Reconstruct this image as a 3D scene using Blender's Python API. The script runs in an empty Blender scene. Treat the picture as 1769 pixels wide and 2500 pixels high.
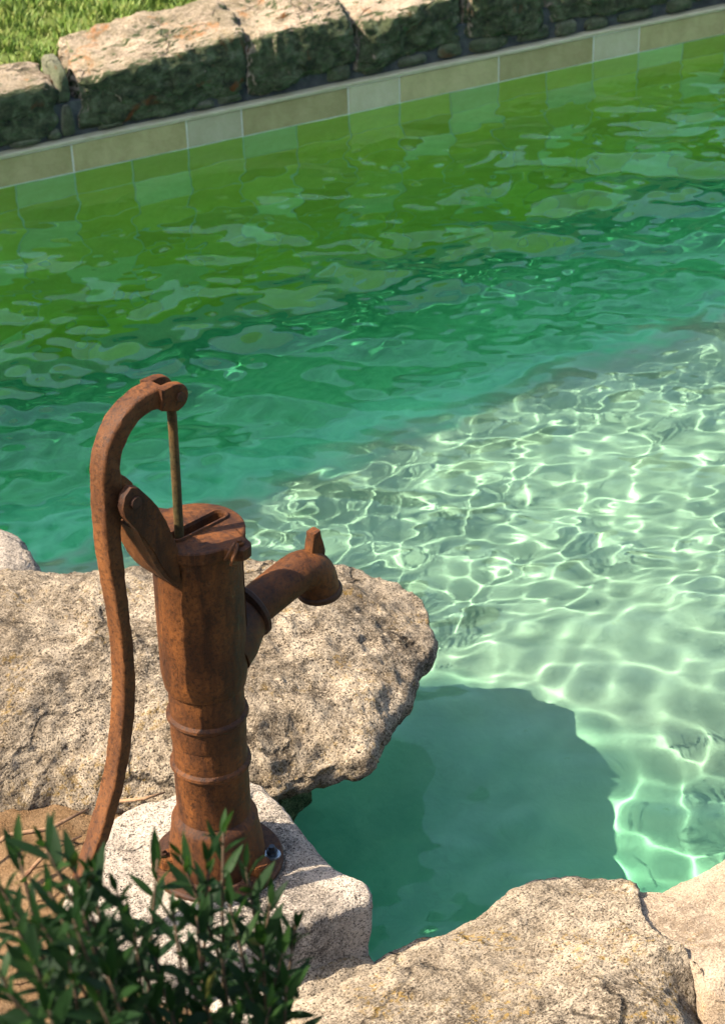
import bpy, bmesh, math, random
import numpy as np
from mathutils import Matrix, Vector

# ------------------------------------------------------------------ camera, sky, sun, exposure
sc = bpy.context.scene
COL = sc.collection
CAM_ROT = ((0.87848674, 0.26733366, -0.39597193),
           (-0.47686598, 0.43976005, -0.76105843),
           (-0.0293239, 0.85740528, 0.51380569))
cam = bpy.data.cameras.new('camera')
cam_o = bpy.data.objects.new('camera', cam)
COL.objects.link(cam_o)
mw = Matrix(CAM_ROT).to_4x4()
mw.translation = (0, 0, 2.05)
cam_o.matrix_world = mw
cam.sensor_fit = 'VERTICAL'
cam.sensor_height = 36
cam.lens = 69.64
cam.clip_start = 0.05
cam.clip_end = 900
cam.dof.use_dof = True
cam.dof.focus_distance = 2.72
cam.dof.aperture_fstop = 12.0
sc.camera = cam_o

SUN_EL = math.radians(49)
SUN_AZ = math.radians(-11)          # direction in which shadows fall (from +X)
world = bpy.data.worlds.new('World')
sc.world = world
world.use_nodes = True
wn = world.node_tree
sky = wn.nodes.new('ShaderNodeTexSky')
sky.sky_type = 'NISHITA'
sky.sun_disc = False
sky.sun_elevation = SUN_EL
sky.dust_density = 2.5
sky.ozone_density = .5
sun_dir = Vector((math.cos(SUN_AZ) * math.cos(SUN_EL), math.sin(SUN_AZ) * math.cos(SUN_EL), -math.sin(SUN_EL)))
# sky rotation 0 puts the sun towards +Y; positive turns it clockwise seen from above
sky.sun_rotation = math.atan2(-sun_dir.x, -sun_dir.y)
wn.links.new(sky.outputs[0], wn.nodes['Background'].inputs[0])
wn.nodes['Background'].inputs[1].default_value = 0.15
sun = bpy.data.lights.new('sun', 'SUN')
sun.energy = 5.0
sun.angle = math.radians(0.5)
sun.color = (1.0, 0.89, 0.74)
sun.cycles.is_caustics_light = True
sun_o = bpy.data.objects.new('sun', sun)
sun_o.rotation_euler = sun_dir.to_track_quat('-Z', 'Y').to_euler()
sun_o.location = (-4, 3, 6)
COL.objects.link(sun_o)
vs = sc.view_settings
vs.view_transform = 'Standard'
vs.look = 'None'
vs.gamma = 1.0
vs.use_curve_mapping = False
vs.exposure = 1.5
sc.cycles.use_denoising = True
sc.cycles.adaptive_threshold = 0.02
sc.cycles.max_bounces = 10
sc.cycles.transmission_bounces = 8
sc.cycles.transparent_max_bounces = 12
sc.cycles.sample_clamp_indirect = 6.0

rnd = random.Random(11)

# ------------------------------------------------------------------ numpy noise
def _hash(i, j, k, s):
    h = np.sin(i * 127.1 + j * 311.7 + k * 74.7 + s * 53.3) * 43758.5453
    return h - np.floor(h)

def vnoise(P, seed=0):
    F = np.floor(P); f = P - F
    u = f * f * f * (f * (f * 6 - 15) + 10)
    i, j, k = F[..., 0], F[..., 1], F[..., 2]
    def c(a, b, d): return _hash(i + a, j + b, k + d, seed)
    x0 = c(0,0,0)*(1-u[...,0]) + c(1,0,0)*u[...,0]
    x1 = c(0,1,0)*(1-u[...,0]) + c(1,1,0)*u[...,0]
    x2 = c(0,0,1)*(1-u[...,0]) + c(1,0,1)*u[...,0]
    x3 = c(0,1,1)*(1-u[...,0]) + c(1,1,1)*u[...,0]
    y0 = x0*(1-u[...,1]) + x1*u[...,1]
    y1 = x2*(1-u[...,1]) + x3*u[...,1]
    return (y0*(1-u[...,2]) + y1*u[...,2]) * 2 - 1

def fbm(P, scale, octs=4, seed=0, gain=.5):
    P = np.asarray(P, float) * scale
    r = np.zeros(P.shape[:-1]); a = 1.0
    for o in range(octs):
        r += a * vnoise(P + 17.3 * o, seed + o * 7)
        P = P * 2.03; a *= gain
    return r

def ridge(P, scale, octs=4, seed=0):
    P = np.asarray(P, float) * scale
    r = np.zeros(P.shape[:-1]); a = 1.0
    for o in range(octs):
        r += a * (1 - 2 * np.abs(vnoise(P + 9.1 * o, seed + o * 5)))
        P = P * 2.1; a *= .5
    return r

# ------------------------------------------------------------------ node helpers
def rough_diff(name):
    return any(w in name for w in ('rust', 'iron', 'rod', 'boulder', 'granite', 'rock', 'mortar', 'stone', 'soil'))

class NT:
    def __init__(self, name):
        self.m = bpy.data.materials.new(name)
        self.m.use_nodes = True
        self.t = self.m.node_tree
        self.t.nodes.clear()
        self.out = self.t.nodes.new('ShaderNodeOutputMaterial')
    def n(self, kind, **kw):
        nd = self.t.nodes.new(kind)
        for k, v in kw.items():
            setattr(nd, k, v)
        return nd
    def link(self, a, b): self.t.links.new(a, b)
    def val(self, sock, v):
        if hasattr(v, 'is_output'): self.link(v, sock)
        else:
            if isinstance(v, tuple) and len(v) == 3 and len(sock.default_value) == 4: v = (*v, 1)
            sock.default_value = v
    def coords(self, scale=(1, 1, 1)):
        tc = self.n('ShaderNodeTexCoord')
        mp = self.n('ShaderNodeMapping')
        mp.inputs['Scale'].default_value = scale
        self.link(tc.outputs['Object'], mp.inputs['Vector'])
        return mp.outputs[0]
    def noise(self, vec, scale, detail=4, rough=.55, dist=0.0):
        nd = self.n('ShaderNodeTexNoise')
        self.link(vec, nd.inputs['Vector'])
        nd.inputs['Scale'].default_value = scale
        nd.inputs['Detail'].default_value = detail
        nd.inputs['Roughness'].default_value = rough
        nd.inputs['Distortion'].default_value = dist
        return nd.outputs['Fac']
    def voro(self, vec, scale, feature='F1', out='Distance', rand=1.0):
        nd = self.n('ShaderNodeTexVoronoi', feature=feature)
        self.link(vec, nd.inputs['Vector'])
        nd.inputs['Scale'].default_value = scale
        nd.inputs['Randomness'].default_value = rand
        return nd.outputs[out]
    def ramp(self, fac, stops, interp='LINEAR'):
        nd = self.n('ShaderNodeValToRGB')
        self.link(fac, nd.inputs[0])
        cr = nd.color_ramp
        cr.interpolation = interp
        while len(cr.elements) < len(stops): cr.elements.new(0.5)
        for e, (p, c) in zip(cr.elements, stops):
            e.position = p
            e.color = (*c, 1) if isinstance(c, tuple) else (c, c, c, 1)
        return nd.outputs[0]
    def mix(self, fac, a, b, blend='MIX'):
        nd = self.n('ShaderNodeMix', data_type='RGBA', blend_type=blend)
        self.val(nd.inputs[0], fac)
        self.val(nd.inputs[6], a)
        self.val(nd.inputs[7], b)
        return nd.outputs[2]
    def math(self, op, a, b=0.0):
        nd = self.n('ShaderNodeMath', operation=op)
        self.val(nd.inputs[0], a); self.val(nd.inputs[1], b)
        return nd.outputs[0]
    def bump(self, height, strength=.5, dist=.01, prev=None):
        nd = self.n('ShaderNodeBump')
        nd.inputs['Strength'].default_value = strength
        nd.inputs['Distance'].default_value = dist
        self.link(height, nd.inputs['Height'])
        if prev is not None: self.link(prev, nd.inputs['Normal'])
        return nd.outputs[0]
    def bsdf(self, color, rough=.8, normal=None, metallic=0.0, spec=.3, **kw):
        b = self.n('ShaderNodeBsdfPrincipled')
        self.val(b.inputs['Base Color'], color)
        self.val(b.inputs['Roughness'], rough)
        self.val(b.inputs['Metallic'], metallic)
        self.val(b.inputs['Specular IOR Level'], spec)
        self.val(b.inputs['Diffuse Roughness'], 1.0 if rough_diff(self.m.name) else 0.0)
        for k, v in kw.items(): self.val(b.inputs[k], v)
        if normal is not None: self.link(normal, b.inputs['Normal'])
        self.link(b.outputs[0], self.out.inputs[0])
        return b

def rock_mat(name, pale, mid, dark, lichen=.0, dirt=.0, grain=1.0, rough_bump=1.0, green=0.0, moss=0.0, speck=.5, orange=0.0, cracks=.7):
    m = NT(name); v = m.coords()
    big = m.noise(v, 5, 5, .6, .3)
    mid_n = m.noise(v, 22, 6, .65, .5)
    fine = m.noise(v, 130 * grain, 4, .7)
    col = m.mix(m.ramp(mid_n, [(.36, 0.0), (.58, 1.0)]), mid, pale)
    # dark crusty patches
    pat = m.math('MULTIPLY', m.ramp(big, [(.47, 0.0), (.6, 1.0)]), m.ramp(m.noise(v, 55, 5, .7), [(.38, 0.0), (.56, 1.0)]))
    col = m.mix(m.math('MULTIPLY', pat, .75), col, dark)
    # grains
    vo = m.voro(v, 260 * grain)
    gr = m.noise(v, 330 * grain, 3, .6)
    col = m.mix(m.math('MULTIPLY', m.ramp(fine, [(.34, 1.0), (.47, 0.0)]), speck), col, dark)
    col = m.mix(m.math('MULTIPLY', m.ramp(gr, [(.36, 1.0), (.46, 0.0)]), min(1, speck * 1.3)), col, tuple(c * .6 for c in dark))
    col = m.mix(m.math('MULTIPLY', m.ramp(gr, [(.55, 0.0), (.66, 1.0)]), .55), col, tuple(min(.9, c * 1.3) for c in pale))
    col = m.mix(m.math('MULTIPLY', m.ramp(m.noise(v, 75 * grain, 3, .6), [(.6, 0.0), (.72, 1.0)]), .6), col, tuple(min(1, c * 1.25) for c in pale))
    # broad tone changes and hairline cracks
    col = m.mix(m.math('MULTIPLY', m.ramp(m.noise(v, 3.2, 4, .6, .8), [(.42, 1.0), (.56, 0.0)]), .32), col, tuple(.55 * a + .45 * b for a, b in zip(mid, dark)))
    if cracks > 0:
        wv = m.n('ShaderNodeVectorMath', operation='ADD')
        nv = m.n('ShaderNodeTexNoise'); m.link(v, nv.inputs['Vector']); nv.inputs['Scale'].default_value = 9; nv.inputs['Detail'].default_value = 5
        sv = m.n('ShaderNodeVectorMath', operation='SCALE'); m.link(nv.outputs['Color'], sv.inputs[0]); sv.inputs['Scale'].default_value = .16
        m.link(v, wv.inputs[0]); m.link(sv.outputs[0], wv.inputs[1])
        ck = m.n('ShaderNodeTexVoronoi', feature='DISTANCE_TO_EDGE'); m.link(wv.outputs[0], ck.inputs['Vector']); ck.inputs['Scale'].default_value = 4.2
        gate = m.ramp(m.noise(v, 6, 3, .5), [(.48, 0.0), (.58, 1.0)])
        cl = m.math('MULTIPLY', m.ramp(ck.outputs['Distance'], [(.004, 1.0), (.022, 0.0)]), gate)
        col = m.mix(m.math('MULTIPLY', cl, cracks), col, tuple(c * .5 for c in dark))
    if lichen > 0:
        l = m.math('MULTIPLY', m.ramp(m.noise(v, 9, 4, .6, .4), [(.5, 0.0), (.62, 1.0)]), m.ramp(m.noise(v, 90, 4, .7), [(.52, 0.0), (.6, 1.0)]))
        col = m.mix(m.math('MULTIPLY', l, lichen), col, (.34, .2, .025))
    if orange > 0:
        l = m.math('MULTIPLY', m.ramp(m.noise(v, 7, 4, .6, .6), [(.57, 0.0), (.63, 1.0)]), m.ramp(m.noise(v, 60, 4, .7), [(.42, 0.0), (.55, 1.0)]))
        col = m.mix(m.math('MULTIPLY', l, orange), col, (.36, .12, .015))
    if green > 0:
        g = m.ramp(m.noise(v, 8, 5, .65, .4), [(.38, 0.0), (.6, 1.0)])
        col = m.mix(m.math('MULTIPLY', g, green), col, (.115, .15, .06))
    if dirt > 0:
        d = m.ramp(m.noise(v, 12, 5, .65), [(.5, 0.0), (.65, 1.0)])
        col = m.mix(m.math('MULTIPLY', d, dirt), col, (.3, .16, .06))
    if moss > 0:
        ge = m.n('ShaderNodeNewGeometry'); sp_ = m.n('ShaderNodeSeparateXYZ'); m.link(ge.outputs['True Normal'], sp_.inputs[0])
        face = m.math('ADD', m.math('MULTIPLY', sp_.outputs[1], -1.0), m.math('MULTIPLY', m.math('SUBTRACT', m.noise(v, 18, 5, .7), .5), .7))
        mk = m.ramp(face, [(.40, 0.0), (.58, 1.0)])
        mc = m.ramp(m.noise(v, 26, 6, .7, .4), [(.32, (.022, .026, .016)), (.5, (.075, .088, .040)), (.62, (.13, .15, .075)), (.75, (.2, .2, .13))])
        l2 = m.ramp(m.noise(v, 5.5, 3, .6, .8), [(.60, 0.0), (.66, 1.0)])
        mc = m.mix(m.math('MULTIPLY', l2, .8), mc, (.16, .05, .012))
        col = m.mix(m.math('MULTIPLY', mk, moss), col, mc)
    b1 = m.bump(m.noise(v, 45 * grain, 6, .7), .75 * rough_bump, .02)
    b2 = m.bump(fine, .55 * rough_bump, .006, b1)
    b3 = m.bump(gr, .8 * rough_bump, .005, b2)
    if cracks > 0: b3 = m.bump(m.math('MULTIPLY', cl, -1.0), .8, .012, b3)
    m.bsdf(col, .92, b3, spec=.15)
    return m.m

def simple_mat(name, c1, c2, scale=20, rough=.8, bump=.3, spec=.3, bscale=None, bdist=.004, metallic=0.0):
    m = NT(name); v = m.coords()
    nz = m.noise(v, scale, 5, .65, .3)
    col = m.mix(m.ramp(nz, [(.35, 0.0), (.65, 1.0)]), c1, c2)
    b = m.bump(m.noise(v, bscale or scale * 5, 4, .65), bump, bdist)
    m.bsdf(col, rough, b, metallic, spec)
    return m.m

def rust_mat(name, base=(.036, .013, .005), hot=(.17, .058, .013), dark=(.008, .004, .0025), hotness=.5, pale=.35):
    m = NT(name); v = m.coords()
    vst = m.coords((1, 1, .28))
    n1 = m.noise(vst, 30, 6, .65, .6)
    n2 = m.noise(v, 170, 6, .75, .3)
    n3 = m.noise(v, 11, 4, .6, .3)
    col = m.mix(m.ramp(n1, [(.36, 0.0), (.62, 1.0)]), base, hot)
    col = m.mix(m.math('MULTIPLY', m.ramp(n3, [(.45, 1.0), (.62, 0.0)]), 1 - hotness), col, base)
    col = m.mix(m.math('MULTIPLY', m.ramp(n2, [(.38, 1.0), (.52, 0.0)]), .68), col, dark)
    col = m.mix(m.math('MULTIPLY', m.ramp(m.noise(v, 60, 5, .75, .4), [(.62, 0.0), (.74, 1.0)]), pale), col, (.18, .10, .05))
    b1 = m.bump(m.noise(v, 260, 5, .75), .5, .0025)
    b2 = m.bump(m.noise(v, 60, 4, .6), .25, .003, b1)
    m.bsdf(col, m.ramp(n2, [(.3, .52), (.7, .75)]), b2, 0.0, .22)
    return m.m

# ------------------------------------------------------------------ mesh helpers
def new_obj(name, me, mat=None, parent=None, smooth=False):
    if mat is not None and not me.materials: me.materials.append(mat)
    if smooth and len(me.polygons):
        me.polygons.foreach_set('use_smooth', np.ones(len(me.polygons), bool))
    o = bpy.data.objects.new(name, me)
    COL.objects.link(o)
    if parent is not None: o.parent = parent
    return o

def mesh_np(name, V, faces, mat=None, parent=None, smooth=True):
    V = np.asarray(V, np.float32); faces = np.asarray(faces, np.int32)
    k = faces.shape[1]
    me = bpy.data.meshes.new(name)
    me.vertices.add(len(V)); me.vertices.foreach_set('co', V.ravel())
    me.loops.add(faces.size); me.loops.foreach_set('vertex_index', faces.ravel())
    me.polygons.add(len(faces))
    me.polygons.foreach_set('loop_start', np.arange(0, faces.size, k, dtype=np.int32))
    me.polygons.foreach_set('loop_total', np.full(len(faces), k, np.int32))
    me.update(calc_edges=True)
    me.validate()
    return new_obj(name, me, mat, parent, smooth)

def from_bm(name, bm, mat=None, parent=None, smooth=False):
    bmesh.ops.recalc_face_normals(bm, faces=bm.faces)
    me = bpy.data.meshes.new(name)
    bm.to_mesh(me); bm.free()
    return new_obj(name, me, mat, parent, smooth)

def empty(name, loc=(0, 0, 0), rotz=0.0):
    o = bpy.data.objects.new(name, None)
    o.location = loc
    o.rotation_euler = (0, 0, rotz)
    o.empty_display_size = .05
    COL.objects.link(o)
    return o

def tag(o, label=None, cat=None, group=None, kind=None):
    if label: o['label'] = label
    if cat: o['category'] = cat
    if group: o['group'] = group
    if kind: o['kind'] = kind
    return o

def grid_faces(ny, nx, wrap_x=False):
    idx = np.arange(ny * nx).reshape(ny, nx)
    if wrap_x: idx = np.concatenate([idx, idx[:, :1]], 1)
    return np.stack([idx[:-1, :-1], idx[:-1, 1:], idx[1:, 1:], idx[1:, :-1]], -1).reshape(-1, 4)

def sharp_smooth(o, deg=35):
    me = o.data
    me.polygons.foreach_set('use_smooth', np.ones(len(me.polygons), bool))
    bm = bmesh.new(); bm.from_mesh(me)
    lim = math.radians(deg)
    for e in bm.edges:
        if len(e.link_faces) == 2 and e.calc_face_angle(0) > lim: e.smooth = False
    bm.to_mesh(me); bm.free()
    return o

def lathe(name, prof, mat, parent, seg=64, cap=True):
    V = []; n = len(prof)
    for r, z in prof:
        for i in range(seg):
            a = 2 * math.pi * i / seg
            V.append((r * math.cos(a), r * math.sin(a), z))
    bm = bmesh.new()
    vs_ = [bm.verts.new(v) for v in V]
    for j in range(n - 1):
        for i in range(seg):
            k = (i + 1) % seg
            bm.faces.new((vs_[j*seg+i], vs_[j*seg+k], vs_[(j+1)*seg+k], vs_[(j+1)*seg+i]))
    if cap:
        bm.faces.new([vs_[i] for i in range(seg)])
        bm.faces.new([vs_[(n-1)*seg+i] for i in range(seg)])
    return sharp_smooth(from_bm(name, bm, mat, parent))

def tube(bm, pts, radii, seg=12, cap=True):
    pts = [Vector(p) for p in pts]
    if not hasattr(radii, '__len__'): radii = [radii] * len(pts)
    rings = []
    up = None
    for i, p in enumerate(pts):
        t = (pts[min(i+1, len(pts)-1)] - pts[max(i-1, 0)]).normalized()
        if up is None:
            up = t.orthogonal().normalized()
        else:
            up = (up - t * up.dot(t)).normalized()
        s = t.cross(up)
        rings.append([bm.verts.new(p + (up * math.cos(a) + s * math.sin(a)) * radii[i]) for a in [2*math.pi*k/seg for k in range(seg)]])
    for a, b in zip(rings[:-1], rings[1:]):
        for k in range(seg):
            bm.faces.new((a[k], a[(k+1) % seg], b[(k+1) % seg], b[k]))
    if cap:
        bm.faces.new(rings[0][::-1]); bm.faces.new(rings[-1])

def extrude_profile(bm, prof, t0, t1, bevel=0.0):
    """prof: (r, z) outline in the pump's plane; t across it (local y)"""
    a = [bm.verts.new((r, t0, z)) for r, z in prof]
    b = [bm.verts.new((r, t1, z)) for r, z in prof]
    n = len(prof)
    f0 = bm.faces.new(a[::-1]); f1 = bm.faces.new(b)
    for i in range(n):
        k = (i + 1) % n
        bm.faces.new((a[i], a[k], b[k], b[i]))
    if bevel > 0:
        ed = [e for f in (f0, f1) for e in f.edges]
        bmesh.ops.bevel(bm, geom=ed, offset=bevel, segments=2, affect='EDGES', profile=.6)

def boxed(bm, lo, hi, bevel=0.0, seg=2):
    r = bmesh.ops.create_cube(bm, size=1)
    for v in r['verts']:
        v.co = Vector([lo[i] + (v.co[i] + .5) * (hi[i] - lo[i]) for i in range(3)])
    if bevel > 0:
        es = list({e for v in r['verts'] for e in v.link_edges})
        bmesh.ops.bevel(bm, geom=es, offset=bevel, segments=seg, affect='EDGES')

# ------------------------------------------------------------------ materials
M_BOULDER = rock_mat('weathered_boulder', (0.52, 0.425, 0.305), (0.235, 0.18, 0.118), (0.024, 0.016, 0.01), lichen=.4, rough_bump=1.3, speck=.8)
M_SLAB = rock_mat('granite', (0.43, 0.365, 0.29), (0.29, 0.24, 0.185), (0.022, 0.018, 0.016), lichen=0, rough_bump=.7, grain=1.1, speck=.75, cracks=.4)
M_NEAR = rock_mat('bank_rock', (0.41, 0.335, 0.24), (0.2, 0.155, 0.105), (0.03, 0.021, 0.013), lichen=.55, rough_bump=1.2, grain=.9, speck=.7)
M_MORTAR = rock_mat('lime_mortar', (0.38, 0.3, 0.215), (0.31, 0.235, 0.16), (0.12, 0.085, 0.055), lichen=.3, rough_bump=.9, speck=.5)
M_COPING = rock_mat('coping_stone', (0.46, 0.36, 0.26), (0.26, 0.2, 0.13), (0.07, 0.055, 0.035), lichen=.2, rough_bump=1.0, grain=.6, green=.12, orange=.5, moss=1.0)
M_CHINK = rock_mat('chink_stone', (.22, .21, .14), (.14, .14, .09), (.05, .05, .035), rough_bump=1.0, grain=.6, green=.6, moss=.7)
M_SOIL = rock_mat('dry_soil', (0.2774, 0.1752, 0.09125), (0.219, 0.1278, 0.0584), (0.1022, 0.05475, 0.02336), rough_bump=1.3, speck=.4)
def _low_bounce(mat):  # dark green mixed into the unseen near ground to cut bounced fill
    t = mat.node_tree
    b = next(n for n in t.nodes if n.type == 'BSDF_PRINCIPLED')
    src = b.inputs['Base Color'].links[0].from_socket
    tc = t.nodes.new('ShaderNodeTexCoord'); sp_ = t.nodes.new('ShaderNodeSeparateXYZ'); t.links.new(tc.outputs['Object'], sp_.inputs[0])
    nz = t.nodes.new('ShaderNodeTexNoise'); nz.inputs['Scale'].default_value = 3; t.links.new(tc.outputs['Object'], nz.inputs['Vector'])
    ad = t.nodes.new('ShaderNodeMath'); ad.operation = 'ADD'; t.links.new(sp_.outputs[1], ad.inputs[0]); t.links.new(nz.outputs[0], ad.inputs[1])
    rp = t.nodes.new('ShaderNodeMapRange'); rp.inputs[1].default_value = 2.05; rp.inputs[2].default_value = 2.2; t.links.new(ad.outputs[0], rp.inputs[0])
    mx_ = t.nodes.new('ShaderNodeMix'); mx_.data_type = 'RGBA'; t.links.new(rp.outputs[0], mx_.inputs[0])
    mx_.inputs[6].default_value = (.05, .07, .02, 1); t.links.new(src, mx_.inputs[7]); t.links.new(mx_.outputs[2], b.inputs['Base Color'])
_low_bounce(M_SOIL)
M_RUST = rust_mat('rusty_cast_iron')
M_RUST_HOT = rust_mat('orange_rusty_iron', hot=(0.1584, 0.05808, 0.01584), hotness=.7, base=(0.0726, 0.0264, 0.00858))
M_RUST_DARK = rust_mat('dark_rusty_iron', base=(.045, .02, .012), hot=(.11, .045, .017), hotness=.3, pale=.1)
M_ROD = rust_mat('flaking_green_rod', base=(.045, .045, .018), hot=(.13, .065, .02), hotness=.5, pale=.1)
M_BOLT = simple_mat('galvanised_bolt', (.03, .035, .04), (.09, .10, .11), 60, .35, .2, .5, metallic=.8)
M_WASHER = simple_mat('bright_washer', (.3, .34, .36), (.45, .5, .52), 60, .3, .1, .5, metallic=.9)
M_GROUT = simple_mat('grout', (.62, .6, .45), (.72, .7, .55), 40, .9, .3, .2)
M_TRIM = simple_mat('edge_trim', (.46, .41, .23), (.54, .49, .30), 14, .85, .35, .2, bscale=120)
M_BED = simple_mat('mortar_bed', (.045, .05, .045), (.11, .115, .10), 18, .95, .8, .1, bscale=60, bdist=.01)

def tile_mat(name, c1, c2):
    m = NT(name); v = m.coords()
    oi = m.n('ShaderNodeObjectInfo')
    n1 = m.noise(v, 16, 5, .65, .4)
    n2 = m.noise(v, 170, 4, .7)
    col = m.mix(m.ramp(n1, [(.35, 0.0), (.65, 1.0)]), c1, c2)
    col = m.mix(m.math('MULTIPLY', m.ramp(n2, [(.3, 1.0), (.5, 0.0)]), .3), col, tuple(c * .6 for c in c1))
    hv = m.n('ShaderNodeHueSaturation')
    m.link(col, hv.inputs['Color'])
    m.link(m.math('ADD', m.math('MULTIPLY', oi.outputs['Random'], .25), .88), hv.inputs['Value'])
    m.bsdf(hv.outputs[0], .75, m.bump(n2, .25, .003), 0, .3)
    return m.m
M_TILE = {'d': tile_mat('olive_tile', (.66, .56, .08), (.76, .64, .12)),
          'l': tile_mat('pale_tile', (.76, .72, .32), (.84, .80, .40)),
          'm': tile_mat('buff_tile', (.70, .60, .11), (.80, .68, .16)),
          'D': tile_mat('dry_olive_tile', (.34, .285, .11), (.44, .37, .16)),
          'L': tile_mat('dry_pale_tile', (.46, .41, .225), (.53, .48, .28)),
          'M': tile_mat('dry_buff_tile', (.40, .34, .14), (.50, .43, .19))}
m = NT('pool_plaster'); v = m.coords()
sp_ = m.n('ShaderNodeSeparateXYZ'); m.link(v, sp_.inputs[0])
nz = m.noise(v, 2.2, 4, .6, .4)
col_lit_floor = m.mix(m.ramp(m.noise(v, 9, 4, .6), [(.35, 0.0), (.65, 1.0)]), (.225, .245, .235), (.285, .305, .29))  # pale tone painted on the floor where the sun reaches
col_far_shade = m.mix(m.ramp(m.noise(v, 6, 5, .65, .5), [(.35, 0.0), (.65, 1.0)]), (.08, .34, .25), (.18, .52, .40))  # green shade tone painted on the far floor, beyond the sunlit edge
far_shade_f = m.n('ShaderNodeMapRange'); far_shade_f.inputs[1].default_value = 3.50; far_shade_f.inputs[2].default_value = 3.64
m.link(m.math('ADD', m.math('SUBTRACT', sp_.outputs[1], m.math('MULTIPLY', m.math('SUBTRACT', sp_.outputs[0], 1.63), .12)), m.math('MULTIPLY', m.math('SUBTRACT', nz, .5), .2)), far_shade_f.inputs[0])
near_shade_f = m.n('ShaderNodeMapRange'); near_shade_f.inputs[1].default_value = 2.0; near_shade_f.inputs[2].default_value = 1.3
m.link(m.math('ADD', m.math('ADD', sp_.outputs[0], m.math('MULTIPLY', m.math('MAXIMUM', m.math('SUBTRACT', sp_.outputs[1], 2.0), 0.0), .7)), m.math('MULTIPLY', m.math('SUBTRACT', nz, .5), .2)), near_shade_f.inputs[0])
col_near_shade = m.mix(m.ramp(m.noise(v, 11, 4, .6), [(.35, 0.0), (.65, 1.0)]), (.20, .58, .42), (.28, .68, .50))  # green shade tone painted on the floor in the near bank's shadow
m.bsdf(m.mix(far_shade_f.outputs[0], m.mix(near_shade_f.outputs[0], col_lit_floor, col_near_shade), col_far_shade), .9, m.bump(m.noise(v, 60, 4, .6), .25, .004), 0, .1)
M_FLOOR = m.m

m = NT('pool_water')
g = m.n('ShaderNodeBsdfGlass')
g.inputs['IOR'].default_value = 1.333
g.inputs['Roughness'].default_value = 0.0
g.inputs['Color'].default_value = (.83, 1.0, .86, 1)
m.link(g.outputs[0], m.out.inputs[0])
M_WATER = m.m
m = NT('water_absorption')
va = m.n('ShaderNodeVolumeAbsorption')
va.inputs['Color'].default_value = (.58, .95, .62, 1)
va.inputs['Density'].default_value = .42
m.link(va.outputs[0], m.out.inputs['Volume'])
M_WATER_BODY = m.m

# ------------------------------------------------------------------ the pool
WY = 5.12                                   # face of the far tiled wall
def floor_z(X, Y):
    near_d = np.interp(Y, [1.6, 1.92, 2.35, 2.65], [.62, .52, .22, .17])
    near_d = near_d + np.interp(X, [1.0, 1.45], [.12, 0])
    w = np.clip((2.9 - Y) / .5, 0, 1); w = w * w * (3 - 2 * w)
    return -(np.interp(Y, [1.2, 2.5, 3.4, 3.8, 4.3, 5.12], [.21, .25, .38, .46, 1.1, 1.42]) * (1 - w) + near_d * w)

ys = np.concatenate([np.linspace(-6, 1, 8), np.linspace(1.2, WY + .05, 60)])
xs = np.concatenate([np.linspace(-4.2, .9, 16), np.linspace(1.0, 2.2, 40), np.linspace(2.4, 9.5, 24)])
X, Y = np.meshgrid(xs, ys)
P = np.stack([X, Y, np.zeros_like(X)], -1)
Z = floor_z(X, Y) + .012 * fbm(P, 1.4, 2, 3)
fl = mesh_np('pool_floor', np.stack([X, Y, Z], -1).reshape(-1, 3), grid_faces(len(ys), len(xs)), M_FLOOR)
tag(fl, kind='structure')
fl.cycles.is_caustics_receiver = True

# water: a closed body with a rippled top
def axis(lo, a, b, hi, fine, coarse):
    return np.concatenate([np.arange(lo, a, coarse), np.arange(a, b, fine), np.arange(b, hi + coarse, coarse)])
wx = axis(-4.0, .1, 4.9, 9.4, 0.0068, .05)
wy = np.concatenate([np.arange(-6, 1.3, .09), np.arange(1.3, WY + .02, .0068)])
X, Y = np.meshgrid(wx, wy)
rng = np.random.default_rng(7)
Z = np.zeros_like(X)
amp_far = np.interp(Y, [1.3, 2.4, 3.2, 4.2, 4.75, 5.12], [.75, .85, 1.0, 1.2, .95, .15])
amp_far *= np.interp(X, [0, 2.2, 4.0], [1.1, 1.0, .9])
patch = .95 + .32 * fbm(np.stack([X, Y, X * 0], -1), .9, 2, 5)
for i in range(46):
    lam = .06 * 6.0 ** rng.random()
    k = 2 * math.pi / lam
    a = rng.normal(1.05, .65 if i % 3 else 1.6)
    slope = .022 * (lam / .2) ** .15
    ph = k * (X * math.cos(a) + Y * math.sin(a)) + rng.random() * 6.28
    ph = ph + .8 * np.sin(X * 1.7 + i) + .8 * np.sin(Y * 2.1 - i * 1.3)
    Z += slope / k * np.sin(ph)
fine_a = np.interp(Y, [1.3, 2.2, 2.8, 4.6, 5.12], [1.7, 2.3, 2.6, 1.4, .1]) * (.8 + .7 * fbm(np.stack([X, Y, X * 0], -1), 1.3, 2, 15))
Zf = np.zeros_like(X)
for i in range(26):
    lam = .034 * 2.4 ** rng.random(); k = 2 * math.pi / lam
    a = rng.normal(1.1, .5 if i % 3 else 1.6)
    ph = k * (X * math.cos(a) + Y * math.sin(a)) + rng.random() * 6.28 + 1.1 * np.sin(X * 4.7 + i) + 1.1 * np.sin(Y * 5.1 - i * 1.7)
    Zf += .0075 / k * np.sin(ph)
Z = Z * amp_far * patch + Zf * np.clip(fine_a, 0, 3.6)
ny, nx = X.shape
V = np.stack([X, Y, Z], -1).reshape(-1, 3)
F = grid_faces(ny, nx)
idx = np.arange(ny * nx).reshape(ny, nx)
per = np.concatenate([idx[0, :], idx[1:, -1], idx[-1, -2::-1], idx[-2:0:-1, 0]])
low = V[per].copy(); low[:, 2] = -1.75
nb = len(V)
V = np.concatenate([V, low])
r0 = per; r1 = nb + np.arange(len(per))
side = np.stack([r0, r1, np.roll(r1, -1), np.roll(r0, -1)], -1)
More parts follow.
